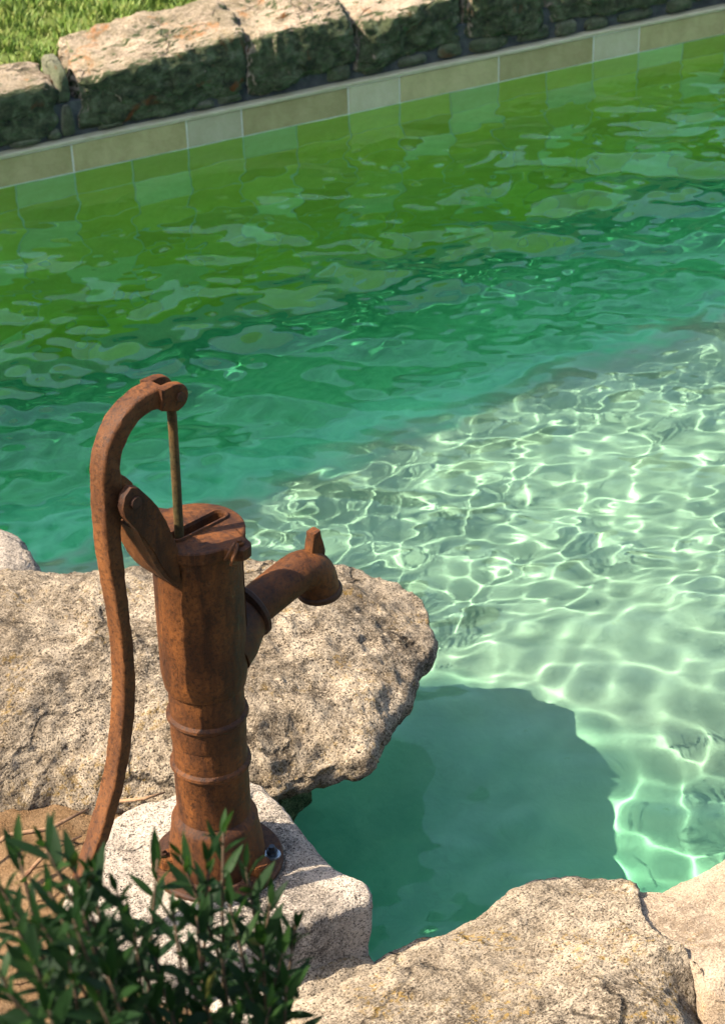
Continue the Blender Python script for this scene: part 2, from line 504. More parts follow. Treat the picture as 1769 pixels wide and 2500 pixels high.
V = np.concatenate([V, [[2.5, 0, -1.75]]])
cidx = len(V) - 1
me = bpy.data.meshes.new('water')
quads = np.concatenate([F, side])
tris = np.stack([r1, np.full(len(r1), cidx), np.roll(r1, -1)], -1)
me.vertices.add(len(V)); me.vertices.foreach_set('co', V.astype(np.float32).ravel())
li = np.concatenate([quads.ravel(), tris.ravel()]).astype(np.int32)
me.loops.add(len(li)); me.loops.foreach_set('vertex_index', li)
tot = np.concatenate([np.full(len(quads), 4), np.full(len(tris), 3)]).astype(np.int32)
st = np.concatenate([[0], np.cumsum(tot)[:-1]]).astype(np.int32)
me.polygons.add(len(tot)); me.polygons.foreach_set('loop_start', st); me.polygons.foreach_set('loop_total', tot)
me.update(calc_edges=True)
sm = np.zeros(len(tot), bool); sm[:len(F)] = True
me.polygons.foreach_set('use_smooth', sm)
me.materials.append(M_WATER)
water = bpy.data.objects.new('water', me); COL.objects.link(water)
tag(water, kind='structure')
water.cycles.is_caustics_caster = True
bm = bmesh.new()
boxed(bm, (-3.9, -5.9, -1.9), (9.3, WY + .01, .022))
wb = from_bm('water_body', bm, M_WATER_BODY)
tag(wb, 'clear green body of pool water', 'water', kind='stuff')

# far wall: backing + tiles + trim
bm = bmesh.new()
boxed(bm, (-4.2, WY - .0012, -1.6), (9.5, WY + .20, .086))
pw = from_bm('pool_wall', bm, M_GROUT)
tag(pw, kind='structure')
pw.cycles.is_caustics_receiver = True
U, X0 = .1775, 1.598
tile_cache = {}
def tile(i, n, z0, z1, kind):
    w = n * U - .0045; h = z1 - z0 - .0045
    key = (n, round(h, 4), kind)
    if key not in tile_cache:
        bm = bmesh.new()
        boxed(bm, (0, -.006, 0), (w, .006, h), .0016, 1)
        bmesh.ops.recalc_face_normals(bm, faces=bm.faces)
        me = bpy.data.meshes.new('tile'); bm.to_mesh(me); bm.free()
        me.materials.append(M_TILE[kind]); tile_cache[key] = me
    o = bpy.data.objects.new('tile', tile_cache[key])
    COL.objects.link(o); o.parent = pw
    o.location = (X0 + i * U + .00225, WY + .003 + rnd.uniform(-.0008, .0008), z0 + .00225)
    o.cycles.is_caustics_receiver = True
row0 = [(-4, 2, 'l'), (-2, 1, 'd'), (-1, 2, 'd'), (1, 2, 'd'), (3, 1, 'l'), (4, 2, 'd'), (6, 1, 'l'), (7, 2, 'm'), (9, 2, 'd'), (11, 1, 'l'), (12, 2, 'd'), (14, 2, 'm'), (16, 1, 'l'), (17, 2, 'd')]
for i, n, k in row0: tile(i, n, 0.0, .086, k.upper())
rows = {1: 'mdldmdldmmldmmldmdmld', 2: 'ldmdlmddddldlmddlmdlm', 3: 'mmldmdmmdldmmdmldmmdm', 4: 'dlmmdmldmdmmldmdmldmd',
        5: 'mdmldmmdlmdmdmmldmdml', 6: 'dmmdlmdmdmlmdmldmmdmd', 7: 'mldmmdmlmdmdmldmdmlmd'}
for r, pat in rows.items():
    for c, k in enumerate(pat):
        tile(c - 2, 1, -U * r, -U * (r - 1), k)
bm = bmesh.new()
n = 60
prev = None
for i in range(n + 1):
    x = -4.2 + 13.7 * i / n
    dz = .0015 * math.sin(i * 1.7) + rnd.uniform(-.001, .001)
    sec = [bm.verts.new(p) for p in ((x, WY - .0075, .087 + dz), (x, WY - .0085, .094 + dz), (x, WY - .005, .0975 + dz), (x, WY + .06, .0985 + dz), (x, WY + .06, .0865 + dz))]
    if prev:
        for a in range(5): bm.faces.new((prev[a], prev[(a+1) % 5], sec[(a+1) % 5], sec[a]))
    else: bm.faces.new(sec)
    prev = sec
bm.faces.new(prev[::-1])
sharp_smooth(from_bm('edge_trim', bm, M_TRIM, pw), 40)

# ------------------------------------------------------------------ ground: lawn sheet beyond the wall and all round, near bank of soil
def hexmesh(name, pts_xy, ztop, zbot, mat):
    bm = bmesh.new()
    a = [bm.verts.new((x, y, ztop)) for x, y in pts_xy]; b = [bm.verts.new((x, y, zbot)) for x, y in pts_xy]
    bm.faces.new(a); bm.faces.new(b[::-1])
    for i in range(len(a)):
        k = (i + 1) % len(a); bm.faces.new((a[i], b[i], b[k], a[k]))
    return from_bm(name, bm, mat)
m = NT('lawn_soil'); v = m.coords()
m.bsdf(m.mix(m.ramp(m.noise(v, 3, 6, .7), [(.3, 0.0), (.7, 1.0)]), (.07, .10, .02), (.14, .17, .045)), .95, m.bump(m.noise(v, 60, 4, .7), .8, .02), spec=.1)
M_LAWN = m.m
lawn_pts = [(-4.2, WY + .12), (9.5, WY + .12), (9.5, -7), (-4.2, -7)]
bm = bmesh.new()
inner = [bm.verts.new((x, y, .25)) for x, y in lawn_pts]
skirt = [bm.verts.new((x, y, -1.8)) for x, y in lawn_pts]
outer = [bm.verts.new((x, y, .25)) for x, y in ((-400, 400), (400, 400), (400, -400), (-400, -400))]
for i in range(4):
    k = (i + 1) % 4
    bm.faces.new((inner[i], inner[k], outer[k], outer[i]))
    bm.faces.new((inner[i], skirt[i], skirt[k], inner[k]))
tag(from_bm('ground', bm, M_LAWN), kind='structure')

# near bank: soil heightfield with a rounded drop into the pool
bank_edge = np.array([(-4.3, 2.75), (-1.0, 2.72), (.2, 2.66), (.62, 2.60), (.80, 2.42), (.86, 2.20), (.86, 2.02), (.84, 1.9), (.86, 1.78), (1.0, 1.72), (1.2, 1.66), (1.4, 1.5), (1.62, 1.2), (2.2, .6), (4.5, -1.5), (9.5, -6.0)])
gx = np.concatenate([np.linspace(-4.2, -.4, 20), np.arange(-.36, 1.7, .016), np.linspace(1.75, 9.4, 50)])
gy = np.concatenate([np.linspace(-6.9, .4, 40), np.arange(.45, 2.9, .016)])
X, Y = np.meshgrid(gx, gy)
edge_y = np.interp(X, bank_edge[:, 0], bank_edge[:, 1])
# signed distance (approx.) inside the bank
xr = bank_edge[:, 0]; yr = bank_edge[:, 1]
dist = np.full(X.shape, 1e9)
for (x0, y0), (x1, y1) in zip(bank_edge[:-1], bank_edge[1:]):
    dx, dy = x1 - x0, y1 - y0
    t = np.clip(((X - x0) * dx + (Y - y0) * dy) / (dx * dx + dy * dy), 0, 1)
    dist = np.minimum(dist, np.hypot(X - x0 - t * dx, Y - y0 - t * dy))
from_poly = np.zeros(X.shape, bool)
poly = np.concatenate([bank_edge, [(9.5, -8), (-4.3, -8)]])
for (x0, y0), (x1, y1) in zip(poly, np.roll(poly, -1, 0)):
    if y0 == y1: continue
    c = ((y0 > Y) != (y1 > Y)) & (X < (x1 - x0) * (Y - y0) / (y1 - y0) + x0)
    from_poly ^= c
sd = np.where(from_poly, dist, -dist)
P = np.stack([X, Y, X * 0], -1)
top = .155 + .018 * fbm(P, 4, 4, 21) + .006 * fbm(P, 30, 3, 22)
top += np.interp(Y, [.5, 1.7, 2.0, 2.6], [.06, -.03, .0, .0]) + np.interp(X, [.6, 1.0, 1.5], [0, -.06, -.1])
Z = np.where(sd > 0, top * (1 - np.exp(-sd / .02)) + .02 * np.exp(-sd / .02), -1.0)
Z = np.where(sd <= 0, np.maximum(-1.0, sd * 14), Z)
mesh_np('bank', np.stack([X, Y, Z], -1).reshape(-1, 3), grid_faces(len(gy), len(gx)), M_SOIL)
tag(bpy.data.objects['bank'], kind='structure')

# ------------------------------------------------------------------ rocks
def closed_curve(pts, n):
    pts = np.array(pts, float); k = len(pts)
    seg = np.linalg.norm(np.roll(pts, -1, 0) - pts, axis=1)
    t = np.concatenate([[0], np.cumsum(seg)])
    out = []
    for s in np.linspace(0, t[-1], n, endpoint=False):
        i = min(np.searchsorted(t, s, side='right') - 1, k - 1)
        f = (s - t[i]) / max(seg[i], 1e-9)
        p0, p1, p2, p3 = pts[(i-1) % k], pts[i], pts[(i+1) % k], pts[(i+2) % k]
        out.append(.5 * ((2*p1) + (-p0+p2)*f + (2*p0-5*p1+4*p2-p3)*f*f + (-p0+3*p1-3*p2+p3)*f**3))
    return np.array(out)

def boulder(name, outline, mat, ztop, zbot, seed, nth=300, nr=70, dome=3.0, under=.85, rough=1.0, center=None, tilt=None, edge_drop=None, side_bulge=.02, prof=None):
    """outline: (x, y, z) points of the widest rim; top domes up to ztop(x, y); the sides go down to zbot and draw in by `under`."""
    o = closed_curve(outline, nth)
    c = np.array(center) if center is not None else o[:, :2].mean(0)
    rows = []
    ns = int(nr * .38)
    for s in np.linspace(.0, 1, nr - ns) ** .8:
        xy = c + (o[:, :2] - c) * s
        zt = ztop(xy[:, 0], xy[:, 1]) if callable(ztop) else np.full(nth, ztop)
        w = s ** dome
        z = zt * (1 - w) + o[:, 2] * w
        rows.append(np.column_stack([xy, z]))
    for s in np.linspace(0, 1, ns + 1)[1:]:
        if prof is not None:
            f = np.interp(s, [q[0] for q in prof], [q[1] for q in prof]); zz = np.interp(s, [q[0] for q in prof], [q[2] for q in prof])
            xy = c + (o[:, :2] - c) * f
            rows.append(np.column_stack([xy, o[:, 2] + zz])); continue
        f = 1 - (1 - under) * s ** .9 + side_bulge * math.sin(math.pi * min(1, s * 2.2)) * (s < .45)
        xy = c + (o[:, :2] - c) * f
        z = o[:, 2] + (zbot - o[:, 2]) * s
        rows.append(np.column_stack([xy, z]))
    V = np.array(rows)                                # nr x nth x 3
    # normals from the grid
    du = np.roll(V, -1, 1) - np.roll(V, 1, 1)
    dv = np.gradient(V, axis=0)
    N = np.cross(dv, du)
    L = np.linalg.norm(N, axis=2, keepdims=True)
    N = np.where(L > 1e-9, N / np.maximum(L, 1e-9), np.array([0, 0, 1.0]))
    mid = V[len(V)//3].mean(0) - np.array([0, 0, .1])
    sgn = np.sign(np.sum(N * (V - mid), 2, keepdims=True).mean())
    N = N * sgn
    N[0] = (0, 0, 1)
    d = .015 * fbm(V, 5, 3, seed) + .007 * ridge(V, 11, 3, seed + 3) + .0045 * fbm(V, 38, 3, seed + 5) + .0022 * fbm(V, 140, 2, seed + 9)
    V = V + N * (d * rough)[..., None]
    V[0] = V[0].mean(0)
    ob = mesh_np(name, V.reshape(-1, 3), grid_faces(V.shape[0], nth, True)[:, ::-1 if sgn > 0 else 1], mat)
    return ob

A = [(.45, 2.92, .22), (.56, 2.90, .235), (.697, 2.84, .235), (.762, 2.812, .235), (.854, 2.763, .235), (.938, 2.731, .235), (1.027, 2.692, .235), (1.116, 2.651, .235), (1.189, 2.612, .23),
     (1.258, 2.568, .22), (1.300, 2.535, .215), (1.340, 2.495, .205), (1.365, 2.448, .19), (1.365, 2.402, .18), (1.343, 2.356, .18), (1.317, 2.322, .18), (1.277, 2.292, .18),
     (1.235, 2.252, .18), (1.192, 2.214, .18), (1.152, 2.182, .18), (1.116, 2.147, .18), (1.094, 2.135, .175), (1.056, 2.146, .17), (1.013, 2.146, .165), (.964, 2.155, .165),
     (.914, 2.17, .165), (.814, 2.213, .16), (.748, 2.247, .155), (.695, 2.278, .15), (.643, 2.314, .15), (.584, 2.332, .15), (.50, 2.37, .15), (.40, 2.5, .17), (.38, 2.75, .2)]
def topA(x, y):
    z = .285 - .05 * np.clip((x - 1.0) / .35, 0, 1.2) ** 2
    z -= .035 * np.clip((2.48 - y - .35 * (1.0 - x)) / .25, 0, 1)
    return z
boulder_a = boulder('boulder', A, M_BOULDER, topA, -.28, 3, nth=460, nr=110, dome=4.0, under=.80, center=(.88, 2.48), rough=.95, prof=[(0, 1, 0), (.12, 1.0, -.015), (.25, .975, -.035), (.4, .90, -.055), (.6, .74, -.085), (.8, .58, -.14), (1, .5, -.5)])
tag(boulder_a, 'large flat pale boulder overhanging the water behind the hand pump', 'boulder', 'rocks along the near bank')

B = [(.917, 2.14), (.926, 2.104), (.929, 2.048), (.931, 2.02), (.931, 1.968), (.935, 1.915), (.945, 1.884), (.951, 1.856), (.944, 1.835), (.923, 1.832), (.872, 1.836), (.807, 1.838), (.739, 1.840),
     (.651, 1.855), (.568, 1.93), (.573, 2.036), (.647, 2.125), (.708, 2.171), (.754, 2.178), (.803, 2.173), (.861, 2.165)]
slab = boulder('granite_slab', [(x, y, .192) for x, y in B], M_SLAB, .2, -.3, 31, nth=380, nr=90, dome=22, under=.93, rough=.3, center=(.77, 2.0), side_bulge=.004)
tag(slab, 'squared pale granite slab carrying the hand pump', 'slab', 'rocks along the near bank')

Cc = [(.94, 1.838, .07), (.983, 1.838, .07), (1.026, 1.84, .07), (1.085, 1.832, .07), (1.145, 1.835, .075), (1.21, 1.841, .085), (1.253, 1.842, .085), (1.282, 1.831, .085), (1.310, 1.813, .085), (1.324, 1.786, .10),
      (1.330, 1.758, .115), (1.312, 1.721, .13), (1.285, 1.669, .145), (1.270, 1.607, .155), (1.282, 1.559, .16), (1.262, 1.50, .08), (1.22, 1.41, .08), (1.002, 1.42, .09), (.788, 1.56, .1), (.70, 1.74, .1), (.75, 1.815, .095), (.828, 1.825, .085), (.89, 1.83, .075)]
near = boulder('boulder', Cc, M_NEAR, lambda x, y: .115 + .12 * np.clip((1.80 - y) / .3, 0, 1) * .6, -.3, 47, nth=420, nr=100, dome=5, under=.9, rough=.6, center=(1.03, 1.66))
tag(near, 'broad lichen spotted rock along the bottom edge in front of the slab', 'boulder', 'rocks along the near bank')

D = [(1.322, 1.739, .105), (1.335, 1.755, .09), (1.357, 1.750, .075), (1.399, 1.748, .075), (1.441, 1.746, .078), (1.494, 1.747, .085), (1.59, 1.75, .1), (1.68, 1.65, .1), (1.62, 1.47, .1), (1.405, 1.40, .09), (1.272, 1.47, .155), (1.279, 1.542, .155), (1.262, 1.596, .15), (1.276, 1.649, .14), (1.304, 1.70, .128)]
nd = boulder('mortared_rock', D, M_MORTAR, lambda x, y: .12 + .03 * np.clip((x - 1.36) / .2, 0, 1) + .045 * np.clip((1.70 - y) / .2, 0, 1), -.3, 59, nth=300, nr=80, dome=5, under=.92, rough=.45, center=(1.43, 1.6))
tag(nd, 'smooth beige mortared rock in the bottom right corner', 'boulder', 'rocks along the near bank')

def chunk(name, corners, mat, seed, n=14, rough=1.0, power=5.0, parent=None):
    """A hewn stone: subdivided cube mapped into 8 corners, edges rounded, surface broken up."""
    t = np.linspace(-1, 1, n)
    faces, verts = [], []
    key = {}
    def vid(p):
        k = tuple(np.round(p, 5))
        if k not in key: key[k] = len(verts); verts.append(p)
        return key[k]
    for ax in range(3):
        for s in (-1, 1):
            o1, o2 = (ax + 1) % 3, (ax + 2) % 3
            ids = np.zeros((n, n), int)
            for i in range(n):
                for j in range(n):
                    p = np.zeros(3); p[ax] = s; p[o1] = t[i]; p[o2] = t[j]
                    ids[i, j] = vid(p)
            for i in range(n - 1):
                for j in range(n - 1):
                    q = (ids[i, j], ids[i+1, j], ids[i+1, j+1], ids[i, j+1])
                    faces.append(q if s > 0 else q[::-1])
    Q = np.array(verts)
    nrm = (np.abs(Q) ** power).sum(1) ** (1 / power)
    Q = Q / nrm[:, None]
    w = (Q + 1) / 2
    c = np.array(corners, float)                     # order x,y,z binary: 000,100,010,110,001,101,011,111
    V = np.zeros_like(Q)
    for b in range(8):
        wx_ = w[:, 0] if b & 1 else 1 - w[:, 0]
        wy_ = w[:, 1] if b & 2 else 1 - w[:, 1]
        wz_ = w[:, 2] if b & 4 else 1 - w[:, 2]
        V += (wx_ * wy_ * wz_)[:, None] * c[b]
    ctr = V.mean(0)
    N = V - ctr; N /= np.linalg.norm(N, axis=1)[:, None]
    size = np.ptp(V, axis=0).min()
    k = min(1.0, size / .16)
    d = k * (.016 * fbm(V, 9, 3, seed) + .009 * ridge(V, 22, 3, seed + 2) + .005 * fbm(V, 60, 2, seed + 4))
    V = V + N * (d * rough)[:, None]
    return mesh_np(name, V, np.array(faces), mat, parent)

def block(x0, x1, y0, y1, z0, z1, j=.0, seed=0, skew=None):
    r = random.Random(seed)
    out = []
    for b in range(8):
        p = [x1 if b & 1 else x0, y1 if b & 2 else y0, z1 if b & 4 else z0]
        out.append([q + r.uniform(-j, j) for q in p])
    return out

E_ = chunk('wedge_stone', block(.80, .945, 1.80, 1.865, .03, .105, .008, 5), M_NEAR, 71, 18, .9, 4)
tag(E_, 'small wedge of stone at the foot of the slab', 'stone', 'rocks along the near bank')
F_ = chunk('flat_stone', block(.70, .80, 1.79, 1.865, .05, .125, .01, 8), M_SLAB, 73, 14, .8, 4)
tag(F_, 'small flat stone beneath the shrub leaves by the slab', 'stone', 'rocks along the near bank')
G_ = chunk('bank_stone', [(.40, 2.90, -.2), (.86, 2.88, -.2), (.45, 3.16, -.2), (.86, 3.06, -.2), (.40, 2.86, .21), (.875, 2.865, .21), (.45, 3.14, .21), (.865, 3.055, .21)], M_SLAB, 77, 34, .6, 7)
tag(G_, 'pale squared stone cut off by the left edge beside the large boulder', 'stone', 'rocks along the near bank')
for i, (x, y, w_, h) in enumerate(((-.25, 2.66, .55, .3), (-1.0, 2.7, .6, .26))):
    o = chunk('bank_stone', block(x - w_, x + w_, y - .3, y + .28, -.25, h, .05, 40 + i), M_BOULDER, 80 + i, 22, 1.2, 4)
    tag(o, 'weathered bank stone beyond the left edge, %s from the large boulder' % ('first', 'second')[i], 'stone', 'rocks along the near bank')
for i, (x, y, w_, h) in enumerate(((1.9, 1.25, .3, .12), (2.35, .75, .3, .13))):
    o = chunk('bank_stone', block(x - w_, x + w_, y - .28, y + .22, -.3, h, .05, 60 + i), M_NEAR, 90 + i, 22, 1.2, 4)
    tag(o, 'weathered bank stone beyond the right edge, %s from the mortared rock' % ('first', 'second')[i], 'stone', 'rocks along the near bank')

# ------------------------------------------------------------------ dry stone coping wall above the tiles
wall = empty('stone_wall', (0, 0, 0))
tag(wall, 'low wall of rough mossy coping stones above the pool tiles', 'wall')
bm = bmesh.new()
boxed(bm, (-4.2, WY + .020, .0985), (9.5, WY + .30, .20))
from_bm('mortar_bed', bm, M_BED, wall)
def coping(x0, x1, zl, zr, zb0, zb1, back, seed, mat=None, yf=WY - .006, n=36, xb=.0, rough=1.0, power=11):
    c = [(x0, yf + .010, zb0), (x1, yf + .010, zb1), (x0 + xb, yf + back, zb0), (x1 + xb, yf + back, zb1),
         (x0 + .012, yf, zl), (x1 - .012, yf, zr), (x0 + xb, yf + back, zl + .035), (x1 + xb, yf + back, zr + .035)]
    return chunk('stone', c, mat or M_COPING, seed, n, rough * .8, power, wall)
coping(1.05, 1.748, .26, .27, .112, .118, .16, 101)
coping(1.806, 2.336, .268, .312, .106, .116, .31, 102, xb=.06, n=44)
coping(2.338, 2.692, .29, .312, .108, .150, .40, 103, xb=.05, n=40)
coping(2.698, 3.078, .275, .318, .118, .135, .50, 104, n=38)
coping(3.072, 3.38, .31, .30, .150, .128, .50, 105, n=36)
coping(3.38, 3.875, .29, .30, .150, .132, .50, 106, n=36)
coping(3.875, 4.40, .29, .31, .125, .12, .50, 107, n=30)
coping(.45, 1.03, .27, .26, .11, .11, .30, 108, n=26)
coping(4.42, 4.95, .3, .3, .12, .12, .5, 109, n=24)
coping(-.15, .43, .27, .27, .11, .11, .4, 110, n=24)
for i, (x0, x1, z0, z1) in enumerate(((1.750, 1.802, .195, .29), (1.755, 1.803, .104, .19), (1.60, 1.70, .1025, .12), (1.71, 1.76, .103, .125), (1.86, 1.95, .1025, .118), (2.16, 2.24, .1025, .122), (2.24, 2.33, .103, .13),
                                     (2.60, 2.69, .103, .15), (2.72, 2.80, .1025, .125), (2.84, 2.96, .1025, .13), (2.98, 3.08, .103, .145), (3.09, 3.25, .1025, .14), (3.27, 3.40, .1025, .148), (3.41, 3.50, .103, .142), (3.52, 3.62, .1025, .132), (3.64, 3.80, .103, .13), (3.84, 3.95, .103, .14))):
    coping(x0, x1, z1, z1, z0, z0, .13, 130 + i, M_CHINK, WY - .003, 10, 0, 1.0, 4)

# grass
r2 = np.random.default_rng(5)
nb_ = 60000
gx_ = r2.uniform(.4, 3.0, nb_); gy_ = 5.20 + r2.random(nb_) ** 1.3 * 1.5
back = np.interp(gx_, [.4, 1.5, 1.70, 1.78, 1.84, 2.0, 2.30, 2.45, 2.6, 3.0], [5.24, 5.24, 5.23, 5.24, 5.36, 5.40, 5.41, 5.46, 5.53, 5.6]) + .03 * np.sin(gx_ * 19) + r2.normal(0, .02, nb_)
ok = gy_ > back
gx_, gy_ = gx_[ok], gy_[ok]; nb_ = len(gx_)
clump = fbm(np.stack([gx_, gy_, gx_ * 0], -1), 7, 3, 9)
hgt = (.024 + .022 * r2.random(nb_)) * (1 + .45 * clump)
ang = r2.uniform(0, 6.283, nb_); wid = r2.uniform(.0016, .0032, nb_)
lean = r2.uniform(.1, .9, nb_) * hgt; la = r2.uniform(0, 6.283, nb_)
base = np.stack([gx_, gy_, np.full(nb_, .262) + .02 * clump - .01], -1)
dx = np.stack([np.cos(ang) * wid, np.sin(ang) * wid, 0 * wid], -1)
tipv = np.stack([np.cos(la) * lean, np.sin(la) * lean, hgt], -1)
midv = np.stack([np.cos(la) * lean * .35, np.sin(la) * lean * .35, hgt * .6], -1)
V = np.stack([base - dx, base + dx, base + midv + dx * .8, base + midv - dx * .8, base + tipv + dx * .1, base + tipv - dx * .1], 1).reshape(-1, 3)
o0 = np.arange(nb_)[:, None] * 6
F = np.concatenate([o0 + np.array([0, 1, 2, 3]), o0 + np.array([3, 2, 4, 5])])
m = NT('grass_blade'); v = m.coords()
col = m.ramp(m.noise(v, 30, 3, .6), [(.3, (.065, .135, .016)), (.5, (.13, .20, .03)), (.74, (.30, .29, .09))])
m.bsdf(col, .55, None, 0, .3, **{'Transmission Weight': 0.0})
grass = mesh_np('grass', V, F, m.m, None, False)
tag(grass, 'short sunlit lawn grass behind the coping stones', 'grass', kind='stuff')

# ------------------------------------------------------------------ the hand pump
P0 = Vector((.79403, 2.00288, .2))
pump = empty('hand_pump', P0, math.radians(17))
pump.rotation_euler = (math.radians(.4), math.radians(.7), math.radians(17))
tag(pump, 'rusty cast iron hand pump with curved handle and spout', 'pump')
# base plate and pedestal
lathe('base_plate', [(.02, .0), (.090, .0), (.0925, .003), (.0925, .010), (.090, .013), (.02, .013)], M_RUST_DARK, pump, 72)
ped = lathe('pedestal', [(.03, .0132), (.066, .0132), (.0675, .020), (.0655, .045), (.0630, .060), (.0605, .074), (.0600, .085), (.0575, .090), (.0535, .0935), (.050, .0985), (.045, .099)], M_RUST, pump, 72)
for a in (150, 30, -75):
    bm = bmesh.new()
    ca, sa = math.cos(math.radians(a)), math.sin(math.radians(a))
    prof = [(.050, -.017), (.076, -.015), (.083, -.009), (.085, 0), (.083, .009), (.076, .015), (.050, .017)]
    vb = [bm.verts.new((x * ca - y * sa, x * sa + y * ca, .0135)) for x, y in prof]
    vt = [bm.verts.new((x * ca - y * sa, x * sa + y * ca, .030)) for x, y in prof]
    bm.faces.new(vb[::-1]); bm.faces.new(vt)
    for i in range(len(prof)):
        k = (i + 1) % len(prof); bm.faces.new((vb[i], vb[k], vt[k], vt[i]))
    bmesh.ops.bevel(bm, geom=list(bm.edges), offset=.002, segments=2, affect='EDGES')
    sharp_smooth(from_bm('lug', bm, M_RUST, ped), 40)
def bolt(name, loc, r, h, parent, mat, washer=None, head=6):
    bm = bmesh.new()
    bmesh.ops.create_cone(bm, cap_ends=True, segments=head, radius1=r, radius2=r, depth=h)
    bmesh.ops.bevel(bm, geom=list(bm.edges), offset=r * .12, segments=2, affect='EDGES')
    for v_ in bm.verts: v_.co += Vector((0, 0, h / 2))
    b = from_bm(name, bm, mat, parent)
    b.location = loc
    bm = bmesh.new()
    bmesh.ops.create_cone(bm, cap_ends=True, segments=20, radius1=r * .55, radius2=r * .5, depth=h * .8)
    for v_ in bm.verts: v_.co += Vector((0, 0, h * 1.3))
    from_bm('thread', bm, mat, b)
    if washer:
        bm = bmesh.new()
        bmesh.ops.create_cone(bm, cap_ends=True, segments=28, radius1=r * 1.45, radius2=r * 1.4, depth=.0022)
        for v_ in bm.verts: v_.co += Vector((0, 0, -.0012))
        from_bm('washer', bm, washer, b)
    return b
bolt('bolt', (.0625 * math.cos(math.radians(-50)) + .013, .0625 * math.sin(math.radians(-50)) - .008, .0155), .0085, .008, pump, M_BOLT, M_WASHER)
bolt('bolt', (.076 * math.cos(math.radians(150)), .076 * math.sin(math.radians(150)), .031), .0065, .006, pump, M_RUST_DARK)
bolt('bolt', (-.018, -.079, .0155), .0085, .008, pump, M_RUST_DARK, M_RUST_DARK)
# lower barrel with its bands
lathe('lower_barrel', [(.044, .098), (.0512, .0985), (.0508, .176), (.0525, .1785), (.0555, .1825), (.0548, .1865), (.0508, .190), (.0500, .2265), (.0508, .2268), (.0514, .229), (.0512, .2575),
                       (.0527, .2595), (.0557, .2635), (.0550, .2670), (.0508, .2705), (.0502, .312), (.044, .3125)], M_RUST, pump, 80)
lug = bmesh.new()
extrude_profile(lug, [(.048, .125), (.064, .118), (.071, .130), (.072, .148), (.066, .156), (.048, .160)], -.010, .010, .002)
lg = sharp_smooth(from_bm('lug', lug, M_RUST, pump), 40)
lg.rotation_euler = (0, 0, math.radians(12))
# body
body = lathe('body', [(.0498, .3118), (.0530, .3120), (.0545, .3145), (.0575, .334), (.0580, .340), (.0578, .520), (.0592, .526), (.0592, .5325), (.05, .533)], M_RUST, pump, 96)
bm = bmesh.new()
boxed(bm, (.0555, -.0022, .345), (.0592, .0022, .518), .0012, 2)
seam = from_bm('seam', bm, M_RUST, body); seam.rotation_euler = (0, 0, math.radians(-38))
# cap with slot, rim and lugs
bm = bmesh.new()
N_ = 96
slot = []
def slot_ring(hw, x0, x1, seg=10):
    pts = []
    for i in range(seg + 1):
        a = -math.pi / 2 + math.pi * i / seg; pts.append((x1 + hw * math.cos(a), hw * math.sin(a)))
    for i in range(seg + 1):
        a = math.pi / 2 + math.pi * i / seg; pts.append((x0 + hw * math.cos(a), hw * math.sin(a)))
    return pts
SX0, SX1 = -.030, .040
def lid_outer(r):
    out = []
    for i in range(N_):
        a = 2 * math.pi * i / N_
        rr = r
        for la in (-80, 100):
            d_ = (math.degrees(a) - la + 180) % 360 - 180
            rr = max(rr, r + .021 * math.exp(-(d_ / 13.0) ** 4))
        out.append((rr * math.cos(a), rr * math.sin(a)))
    return out
zt, zb_ = .5500, .5335
outer_t = [bm.verts.new((x, y, zt - .0015)) for x, y in lid_outer(.0640)]
outer_in = [bm.verts.new((x, y, zt)) for x, y in lid_outer(.0620)]
outer_b = [bm.verts.new((x, y, zb_)) for x, y in lid_outer(.0635)]
sl = slot_ring(.0085, SX0, SX1)
in_t = [bm.verts.new((x, y, zt)) for x, y in sl]
in_b = [bm.verts.new((x, y, zb_)) for x, y in sl]
def strip(bm, A_, B_):
    n_ = len(A_)
    for i in range(n_):
        k = (i + 1) % n_; bm.faces.new((A_[i], A_[k], B_[k], B_[i]))
strip(bm, outer_b, outer_t); strip(bm, outer_t, outer_in); strip(bm, in_t, in_b)
def bridge(bm, big, small):
    big_e = [bm.edges.get((big[i], big[(i+1) % len(big)])) for i in range(len(big))]
    sm_e = [bm.edges.get((small[i], small[(i+1) % len(small)])) for i in range(len(small))]
    bmesh.ops.bridge_loops(bm, edges=big_e + sm_e)
bridge(bm, outer_in, in_t)
bridge(bm, outer_b, in_b)
lid = sharp_smooth(from_bm('lid', bm, M_RUST, pump), 30)
bm = bmesh.new()
o1 = slot_ring(.0135, SX0, SX1); i1 = slot_ring(.0088, SX0, SX1)
a_ = [bm.verts.new((x, y, zt + .0002)) for x, y in o1]; b_ = [bm.verts.new((x, y, zt + .0035)) for x, y in slot_ring(.0125, SX0, SX1)]
c_ = [bm.verts.new((x, y, zt + .0035)) for x, y in slot_ring(.0098, SX0, SX1)]; d_ = [bm.verts.new((x, y, zt + .0002)) for x, y in i1]
strip(bm, a_, b_); strip(bm, b_, c_); strip(bm, c_, d_); strip(bm, d_, a_)
sharp_smooth(from_bm('slot_rim', bm, M_RUST, lid), 50)
bm = bmesh.new(); boxed(bm, (SX0 - .02, -.02, .498), (SX1 + .02, .02, .5))
from_bm('slot_floor', bm, M_RUST_DARK, lid)
bl = bolt('bolt', (.071 * math.cos(math.radians(-80)), .071 * math.sin(math.radians(-80)), zt + .0002), .0072, .004, lid, M_RUST_HOT)
bolt('bolt', (.071 * math.cos(math.radians(100)), .071 * math.sin(math.radians(100)), zt + .0002), .0065, .0028, lid, M_RUST)
bm = bmesh.new()
tube(bm, [(.006, -.073, zt + .004), (.000, -.079, zt + .003), (-.010, -.082, zt - .005), (-.013, -.081, zt - .014), (-.006, -.083, zt - .018)], .0022, 8)
